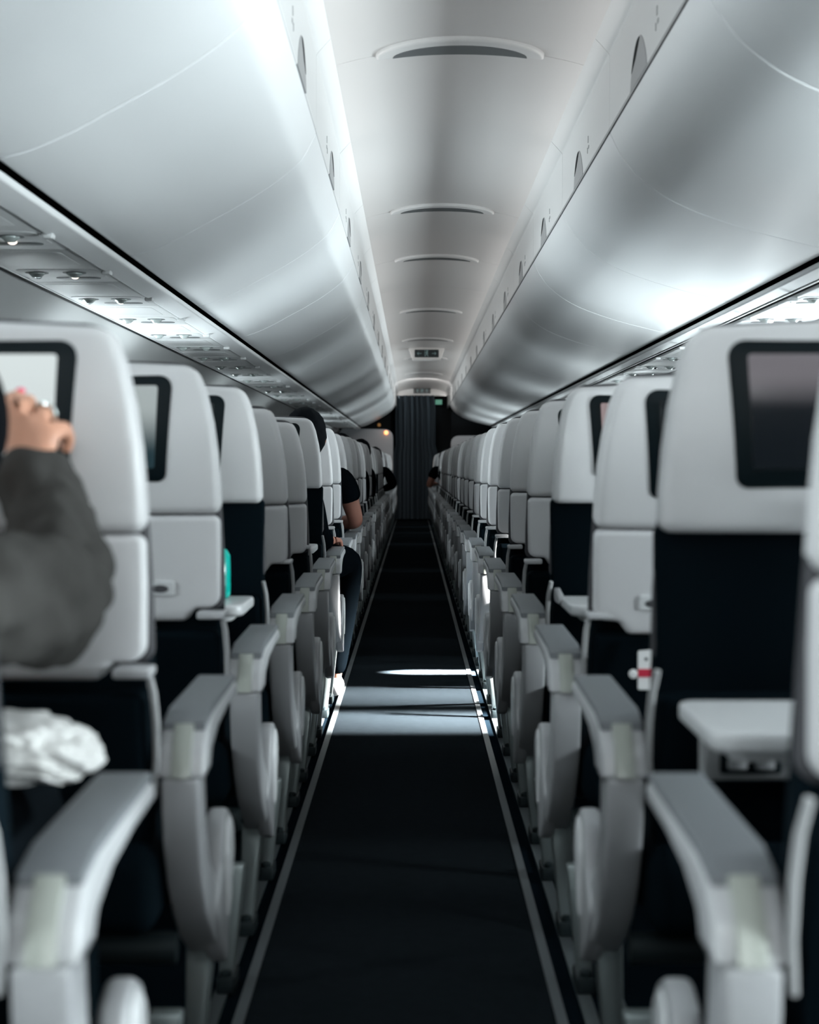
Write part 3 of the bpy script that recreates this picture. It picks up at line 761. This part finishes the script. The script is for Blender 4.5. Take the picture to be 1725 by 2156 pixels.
def seated(x, y, label, lean=(0,0), shirt='black_cloth', legs='trouser', skinm='skin_far', aisle=1, elbow_out=None, head=True, short=True, head_dx=0, head_z=0, wrist=None, knee_out=0, group=None, shoe='shoe', sw=.175):
    """a seated passenger facing +y; x,y = seat centre and seat-back position; aisle=+1 if the aisle is at +x"""
    r = empty('person', (x, y, 0)); lx, ly = lean
    hip = (0,.27,.59); ch = (lx*.6, .265+ly*.5, .78); nk = (lx*.9, .24+ly*.8, .965); hd = (lx+head_dx, .26+ly, 1.075+head_z)
    V = [(*hip,.10),(*lerp(hip,ch,.5),.09),(*ch,.10),(*lerp(ch,nk,.75),.065),(*nk,.055),(hd[0],hd[1]-.005,hd[2]-.035,.068),(*hd,.080),(hd[0],hd[1]-.01,hd[2]+.050,.062)]
    E = [(0,1),(1,2),(2,3),(3,4),(4,5),(5,6),(6,7)]
    # nose, ears
    V.append((hd[0],hd[1]+.10,hd[2]-.015,.012)); E.append((6,len(V)-1))
    for s in (-1,1): V.append((hd[0]+s*.088,hd[1]-.005,hd[2]-.01,.014)); E.append((6,len(V)-1))
    CV = [(*hip,.128),(*lerp(hip,ch,.5),.125),(*ch,.138),(*lerp(ch,nk,.72),.10)]; CE = [(0,1),(1,2),(2,3)]
    LV = [(*hip,.122)]; LE = []
    for s in (-1, 1):
        out = (s == aisle)
        sh = (ch[0]+s*sw, ch[1], ch[2]+.125)
        el = (sh[0]+s*.0, sh[1]+.14, .70) if not (out and elbow_out) else elbow_out
        wr = (el[0]-s*.05, el[1]+.22, .665) if not (out and wrist) else wrist
        V.append((*sh,.058)); a = len(V)-1; E.append((2,a))
        V.append((*lerp(sh,el,.5),.048)); E.append((a,a+1)); V.append((*el,.041)); E.append((a+1,a+2)); V.append((*lerp(el,wr,.4),.039)); E.append((a+2,a+3)); V.append((*wr,.026)); E.append((a+3,a+4))
        dv = Vector(wr)-Vector(el); hand_chain(V, E, a+4, wr, dv, (0,.1,1), .5, 1.0, 1 if s < 0 else -1)
        CV.append((*sh,.072)); c = len(CV)-1; CE.append((2,c)); CV.append((*lerp(sh,el,.62),.064)); CE.append((c,c+1))
        if not short: CV.append((*el,.056)); CE.append((c+1,c+2)); CV.append((*lerp(el,wr,.92),.038)); CE.append((c+2,c+3))
        hp = (s*.095,.30,.56); kn = (s*.12+(aisle*knee_out if out else 0), .66, .565); an = (s*.12+(aisle*knee_out*.62 if out else 0), .62, .09)
        V.append((*hp,.085)); a = len(V)-1; E.append((0,a)); V.append((*lerp(hp,kn,.5),.072)); E.append((a,a+1)); V.append((*kn,.054)); E.append((a+1,a+2)); V.append((*lerp(kn,an,.4),.05)); E.append((a+2,a+3)); V.append((*an,.036)); E.append((a+3,a+4))
        V.append((an[0],an[1]+.14,.045,.032)); E.append((a+4,a+5))
        LV.append((*hp,.102)); c = len(LV)-1; LE.append((0,c)); LV.append((*lerp(hp,kn,.5),.088)); LE.append((c,c+1)); LV.append((*kn,.07)); LE.append((c+1,c+2)); LV.append((*lerp(kn,an,.5),.064)); LE.append((c+2,c+3)); LV.append((*an,.050)); LE.append((c+3,c+4))
        sk = skin('shoe', [(an[0],an[1]-.04,.05,.045),(an[0],an[1]+.07,.045,.046),(an[0],an[1]+.17,.036,.034)], [(0,1),(1,2)], M[shoe if s==aisle else 'black_cloth'], r, 1)
    skin('body', V, E, M[skinm], r, 0)
    skin('shirt', CV, CE, M[shirt], r, 1)
    skin('trousers', LV, LE, M[legs], r, 0)
    bm = B(); bmesh.ops.create_icosphere(bm, subdivisions=4, radius=1)
    geom = [v for v in bm.verts if v.co.y > .45 and v.co.z < .55 or v.co.z < -.75]
    bmesh.ops.delete(bm, geom=geom, context='VERTS')
    for v in bm.verts:
        w = 1+.03*math.sin(v.co.x*17)*math.sin(v.co.z*13)
        v.co = Vector((v.co.x*.084*w+hd[0], v.co.y*.100*w+hd[1]-.006, v.co.z*.104*w+hd[2]+.012))
    ho = obj('hair', bm, M['hair'], r, smooth=80); sf = ho.modifiers.new('Solid','SOLIDIFY'); sf.thickness = .012; sf.offset = -1
    tag(r, label, 'person', group)
    return r
def rowy(k): return Y0+PITCH*k
# passenger by the bright left window: leans to the aisle, hand on the armrest, knee out
seated(XL, rowy(6), 'person in black leaning to the aisle on the left, pale shoe on the floor', lean=(-.02,.02), head_dx=.155, head_z=-.015, knee_out=.17, sw=.135,
       elbow_out=(.185,.22,.66), wrist=(.215,.40,.655), short=False, legs='black_cloth')
# passenger with the bare elbow on the left
seated(XL, rowy(8), 'person with bare elbow and black sleeve sticking into the aisle on the left', lean=(.06,.03), head_z=-.07,
       elbow_out=(.275,.33,.675), wrist=(.17,.52,.665), short=True)
seated(XL, rowy(13), 'person on the left, dark hair just clearing the seat top beside the divider', head_z=-.005, head_dx=.03, short=False)
seated(XL, rowy(15), 'person on the left with a round dark head standing well above the seat tops', head_z=-.02, head_dx=.10, lean=(.02,0), short=False)
seated(XL, rowy(21), 'person far on the left, pale shoulder and black sleeve leaning into the aisle', lean=(.12,.05), elbow_out=(.33,.30,.73), wrist=(.2,.50,.68), short=False, head_z=-.03)
seated(XL, rowy(25), 'person farthest on the left, dark head low above the seats', head_z=-.0, head_dx=.03)
seated(XR, rowy(24), 'person in black far on the right with a bare forearm out in the aisle', aisle=-1, lean=(-.12,.05), elbow_out=(-.33,.30,.70), wrist=(-.28,.52,.72), head_z=-.03)
seated(XR, rowy(22)+.0, 'person on the far right whose wide dark hair rises over the seat tops', aisle=-1, head_z=.05, head_dx=.12)

# near-left passenger in a grey sweater touching the screen (world coordinates)
P1 = empty('person', (XL, 1.40, 0))
def w(p): return (p[0]-XL, p[1]-1.40, p[2])
hipw = (-.56,1.49,.585); chw = (-.58,1.50,.72); nkw = (-.565,1.60,.88); hdw = (-.530,1.715,.985)
sR = (-.455,1.51,.850); eR = (-.376,1.735,.790); wR = (-.446,1.895,.955)
V = [(*w(hipw),.09),(*w(lerp(hipw,chw,.5)),.085),(*w(chw),.08),(*w(lerp(chw,nkw,.75)),.05),(*w(nkw),.052),(*w((hdw[0],hdw[1],hdw[2]-.04)),.062),(*w(hdw),.080),(*w((hdw[0],hdw[1]-.01,hdw[2]+.05)),.064)]
E = [(0,1),(1,2),(2,3),(3,4),(4,5),(5,6),(6,7)]
V.append((*w((hdw[0]+.0,hdw[1]+.095,hdw[2]-.02)),.012)); E.append((6,8))
V.append((*w((hdw[0]+.083,hdw[1]+.0,hdw[2]-.015)),.013)); E.append((6,9))
V.append((*w((hdw[0]-.083,hdw[1]+.0,hdw[2]-.015)),.013)); E.append((6,10))
V.append((*w(sR),.034)); E.append((2,11)); V.append((*w(lerp(sR,eR,.5)),.040)); E.append((11,12)); V.append((*w(eR),.040)); E.append((12,13))
V.append((*w(lerp(eR,wR,.45)),.038)); E.append((13,14)); V.append((*w(wR),(.030,.022))); E.append((14,15))
# right hand built finger by finger: back of the hand to the viewer, thumb side left
ko = [(-.484,1.915,1.022),(-.463,1.912,1.020),(-.442,1.908,1.008),(-.424,1.905,.990)]
palm = (-.452,1.905,.980); V.append((*w(palm),(.030,.020))); E.append((15,16))
fing = [ [(-.483,1.947,1.030),(-.481,1.966,1.034),(-.479,1.980,1.032)],
         [(-.463,1.946,1.028),(-.467,1.965,1.014),(-.474,1.970,.996)],
         [(-.439,1.943,1.014),(-.440,1.960,1.000),(-.446,1.964,.983)],
         [(-.418,1.936,.994),(-.417,1.951,.982),(-.422,1.956,.966)] ]
tips = []
for kk, ch_ in zip(ko, fing):
    V.append((*w(kk),.0125)); a = len(V)-1; E.append((16,a))
    for j, q in enumerate(ch_):
        V.append((*w(q), .0100-.0012*j)); E.append((a,len(V)-1)); a = len(V)-1
tb = [(-.480,1.905,.975),(-.503,1.92,.985),(-.517,1.94,1.000)]; a = 16
for j, q in enumerate(tb): V.append((*w(q),.0135-.0015*j)); E.append((a,len(V)-1)); a = len(V)-1
# left arm, legs
sL = (-.72,1.50,.845); eL = (-.77,1.62,.68); wL = (-.66,1.80,.66)
V.append((*w(sL),.040)); a=len(V)-1; E.append((2,a)); V.append((*w(eL),.04)); E.append((a,a+1)); V.append((*w(wL),.027)); E.append((a+1,a+2))
hand_chain(V, E, a+2, w(wL), (.35,.8,0), (0,0,1), .6, 1, 1)
LV = [(*w(hipw),.13)]; LE = []
for s in (-1,1):
    hp = (-.56+s*.085,1.51,.56); kn = (-.56+s*.10,1.84,.565); an = (-.56+s*.10,1.86,.09)
    V.append((*w(hp),.08)); a=len(V)-1; E.append((0,a)); V.append((*w(kn),.053)); E.append((a,a+1)); V.append((*w(an),.036)); E.append((a+1,a+2)); V.append((*w((an[0],an[1]+.13,.045)),.03)); E.append((a+2,a+3))
    LV.append((*w(hp),.095)); c=len(LV)-1; LE.append((0,c)); LV.append((*w(lerp(hp,kn,.5)),.085)); LE.append((c,c+1)); LV.append((*w(kn),.068)); LE.append((c+1,c+2)); LV.append((*w(lerp(kn,an,.5)),.06)); LE.append((c+2,c+3)); LV.append((*w(an),.048)); LE.append((c+3,c+4))
    skin('shoe', [(*w((an[0],an[1]-.04,.05)),.045),(*w((an[0],an[1]+.07,.045)),.046),(*w((an[0],an[1]+.16,.036)),.034)], [(0,1),(1,2)], M['black_cloth'], P1, 1)
skin('body', V, E, M['skin'], P1, 0)
skin('trousers', LV, LE, M['trouser'], P1, 0)
CV = [(*w(hipw),.13),(*w(lerp(hipw,chw,.5)),.125),(*w(chw),.132),(*w(lerp(chw,nkw,.7)),.095)]; CE = [(0,1),(1,2),(2,3)]
cuff = lerp(eR,wR,1.02)
for q, rr in ((sR,.085),(lerp(sR,eR,.5),.078),(lerp(sR,eR,.92),.066)): CV.append((*w(q),rr))
CV.append((*w(lerp(eR,wR,.18)),.062)); CV.append((*w(lerp(eR,wR,.45)),.056)); CV.append((*w(lerp(eR,wR,.75)),.047)); CV.append((*w(cuff),(.044,.036)))
CE += [(2,4),(4,5),(5,6),(6,7),(7,8),(8,9),(9,10)]
CV += [(*w(sL),.075),(*w(eL),.06),(*w(lerp(eL,wL,.9)),.042)]; CE += [(2,11),(11,12),(12,13)]
sw = skin('sweater', CV, CE, M['sweater'], P1, 1, lvl=4)
tx = bpy.data.textures.new('folds', 'CLOUDS'); tx.noise_scale = .055; tx.noise_depth = 1
dm = sw.modifiers.new('Folds', 'DISPLACE'); dm.texture = tx; dm.strength = .034; dm.mid_level = .5; dm.texture_coords = 'LOCAL'
# collar
bm = B(); tube(bm, [w((nkw[0]+.058*math.cos(a), nkw[1]-.005+.058*math.sin(a), nkw[2]-.012+.01*math.sin(a))) for a in [2*PI*i/24 for i in range(25)]], .016, 10); obj('collar', bm, M['grey_cloth'], P1, smooth=80)
bm = B(); bmesh.ops.create_icosphere(bm, subdivisions=4, radius=1)
bmesh.ops.delete(bm, geom=[v for v in bm.verts if v.co.y > .5 and v.co.z < .5 or v.co.z < -.8], context='VERTS')
for v in bm.verts: v.co = Vector((v.co.x*.094, v.co.y*.108, v.co.z*.108))+Vector(w((hdw[0]+.006,hdw[1]-.012,hdw[2]+.012)))
ho = obj('hair', bm, M['hair'], P1, smooth=80); sf = ho.modifiers.new('Solid','SOLIDIFY'); sf.thickness = .012; sf.offset = -1
bm = B(); c0 = Vector(w((-.4405,1.926,1.011))); ax = (Vector(fing[2][0])-Vector(ko[2])).normalized()
u_ = ax.cross(Vector((0,0,1))).normalized(); v_ = ax.cross(u_)
tube(bm, [c0+u_*.0128*math.cos(a)+v_*.0128*math.sin(a) for a in [2*PI*i/20 for i in range(21)]], .0032, 8); box(bm, tuple(c0+Vector((0,-.008,.012))), (.009,.006,.008), .002); obj('ring', bm, M['ring'], P1)
bm = B(); bmesh.ops.create_uvsphere(bm, u_segments=12, v_segments=8, radius=1)
for v in bm.verts: v.co = Vector((v.co.x*.006, v.co.y*.009, v.co.z*.004))+Vector(w((-.479,1.970,1.041)))
obj('fingernail', bm, M['nail'], P1)['label'] = 'bright pink fingernail'
tag(P1, 'person in a grey sweater at the left edge, raised hand touching a seat screen', 'person')

# ------------------------------------------------------------------ loose things
# crumpled white cloth lying on the lap by the near-left armrest
bm = B(); bmesh.ops.create_icosphere(bm, subdivisions=6, radius=1)
from mathutils import noise
for v in bm.verts:
    p = v.co.copy()
    q = Vector((abs(p.x)**.75*(1 if p.x>0 else -1), abs(p.y)**.75*(1 if p.y>0 else -1), abs(p.z)**.85*(1 if p.z>0 else -1)))
    f = 1+.30*noise.ridged_multi_fractal(p*1.25+Vector((3,1,7)), 1.0, 2.0, 4, 1.0, 2.0)*.35-.22+.05*noise.noise(p*7)
    v.co = Vector((q.x*.150*f, q.y*.085*f, q.z*.040*f-.10*max(0,p.x-.55)*.3))
t = obj('crumpled_cloth', bm, M['white_cloth'], loc=(-.468,1.675,.655), smooth=80); tag(t, 'crumpled white cloth lying on the lap behind the near left armrest', 'cloth')
# teal bottle on the lowered tray table of the third left seat
r = empty('water_bottle', (-.423, rowy(3)-.13, .665))
bm = B(); lathe(bm, [(.025,.0),(.029,.006),(.030,.03),(.0295,.037),(.030,.050),(.029,.092),(.022,.104),(.012,.109)], 24); obj('bottle_body', bm, M['teal'], r, smooth=60)
bm = B(); lathe(bm, [(.012,.106),(.0135,.109),(.0135,.120),(.011,.123)], 18); obj('bottle_cap', bm, M['teal_cap'], r)
tag(r, 'small teal plastic bottle standing on a lowered tray table on the left', 'bottle')
# white and red packet in the pocket of the second right seat
r = empty('paper_packet', (.408, rowy(2)-.012, .560))
bm = B(); slab(bm, rpoly([(-.018,0),(.030,0),(.030,.072),(-.018,.068)], .003, 2), 'Y', 0, .006, .001, seg=1); obj('packet_sleeve', bm, M['white'], r)
bm = B(); box(bm, (.006,-.0008,.030), (.0482,.0016,.014)); obj('red_band', bm, M['red'], r)
bm = B(); box(bm, (.018,.003,.080), (.018,.005,.018), .002); obj('red_tip', bm, M['red'], r)
bm = B(); lathe(bm, [(.006,-.001),(.008,.0),(.008,.004),(.006,.005)], 14, (-.026,0,.028), 'Y'); obj('round_tab', bm, M['white'], r)
for (x, z) in ((-.004,.054),(.012,.054)):
    bm = B(); lathe(bm, [(.003,-.0008),(.003,.001)], 10, (x,0,z), 'Y'); obj('printed_dot', bm, M['rim'], r)
tag(r, 'white packet with a red band and red tip in a seat pocket, right side', 'packet')
# ------------------------------------------------------------------ light
def area(name, loc, rot, sx, sy, power, col=(1,1,1), spread=180):
    l = bpy.data.lights.new(name, 'AREA'); l.shape = 'RECTANGLE'; l.size = sx; l.size_y = sy; l.energy = power; l.color = col
    l.spread = math.radians(spread)
    o = bpy.data.objects.new(name, l); COL.objects.link(o); o.location = loc; o.rotation_euler = rot; return o
def aim(o, target):
    d = Vector(target)-o.location; o.rotation_euler = d.to_track_quat('-Z','Y').to_euler()
DAY = (.86,.97,1.0); WARM = (1,.975,.95)
# window daylight (lamps sit in the open windows)
for y, p in zip(WIN_L, PWL):
    o = area('window_daylight', (-1.655, y, ZC-.03), (0,0,0), .30, .36, p, DAY); aim(o, (0, y, ZC+.45))
for y, p in zip(WIN_R, PWR):
    o = area('window_daylight', (2.055, y, ZC-.03), (0,0,0), .30, .36, p, DAY); aim(o, (0, y, ZC+.45))
# cove lamps hidden on top of the valances, washing the ceiling
for i, (y, p) in enumerate(((-.3,1.6),(2.4,1.3),(5.1,1.7),(7.8,1.3),(10.5,1.7),(13.2,1.6),(15.9,1.6),(18.6,1.6),(21.3,1.5),(24.0,1.5),(26.7,1.2))):
    for sg, xx in ((1, XG_L+.035), (-1, XG_R-.035)):
        o = area('cove_lamp', (xx, y, ZC+1.17), (0,0,0), .05, 2.66, p, WARM); o.rotation_euler = (0, math.radians(-112*sg), 0)
# added fill light behind the viewer, unseen, brightens the seat backs
o = area('rear_fill_light', (.15, -1.5, 1.88), (0,0,0), 1.9, .45, 46, (.93,.99,1)); aim(o, (.15, 3.5, 1.35))
# sunlight through the right-hand windows: narrow shafts between the seat rows onto the aisle carpet
def shaft(a, b, size, spread, p, col=(1,.99,.96)):
    o = area('sun_shaft', a, (0,0,0), size, size, p, col, spread); aim(o, b)
for xx in (.04,.14,.24,.34): shaft((1.60,7.40,.98), (xx,7.36,0), .03, 6, 50)
shaft((1.66,6.72,1.0), (.0,6.72,0), .22, 30, 130)
shaft((1.66,5.72,1.0), (.0,6.05,0), .22, 30, 120)
o = area('forward_fill_light', (XM, 24.6, ZC+1.24), (0,0,0), .5, .12, 5.5, WARM, 110); aim(o, (XM, 28, 1.2))  # unseen fill added to lift the header, curtain and dividers
shaft((1.66,7.60,1.36), (-.27,7.12,.50), .03, 4, 2.5)
for xx, yy, zz in ((.27,7.7,.60),(.27,8.5,.60)): shaft((-1.5,yy-.5,1.42), (xx,yy,zz), .06, 9, 4)
wd = bpy.data.worlds.new('World'); S.world = wd; wd.use_nodes = True
bg = wd.node_tree.nodes['Background']; bg.inputs['Color'].default_value = (.35,.6,.7,1); bg.inputs['Strength'].default_value = .05

# ------------------------------------------------------------------ camera
cam = bpy.data.cameras.new('Camera'); co = bpy.data.objects.new('Camera', cam); COL.objects.link(co)
co.location = (0, 0, ZC); co.rotation_euler = (PI/2-98/3400, 0, 8.5/3400)
cam.sensor_fit = 'VERTICAL'; cam.sensor_height = 36; cam.sensor_width = 36; cam.lens = 3400/2156*36
cam.clip_start = .02
cam.dof.use_dof = True; cam.dof.focus_distance = 7.0; cam.dof.aperture_fstop = 4.5
S.camera = co
for o in bpy.data.objects:
    if o.get('label') and not 4 <= len(o['label'].split()) <= 16 and not o.parent and o.get('category'): print('LABEL', len(o['label'].split()), o['label'])
S.view_settings.view_transform = 'Standard'; S.view_settings.look = 'None'; S.view_settings.exposure = 0.0; S.view_settings.gamma = 1.0
S.view_settings.use_curve_mapping = False
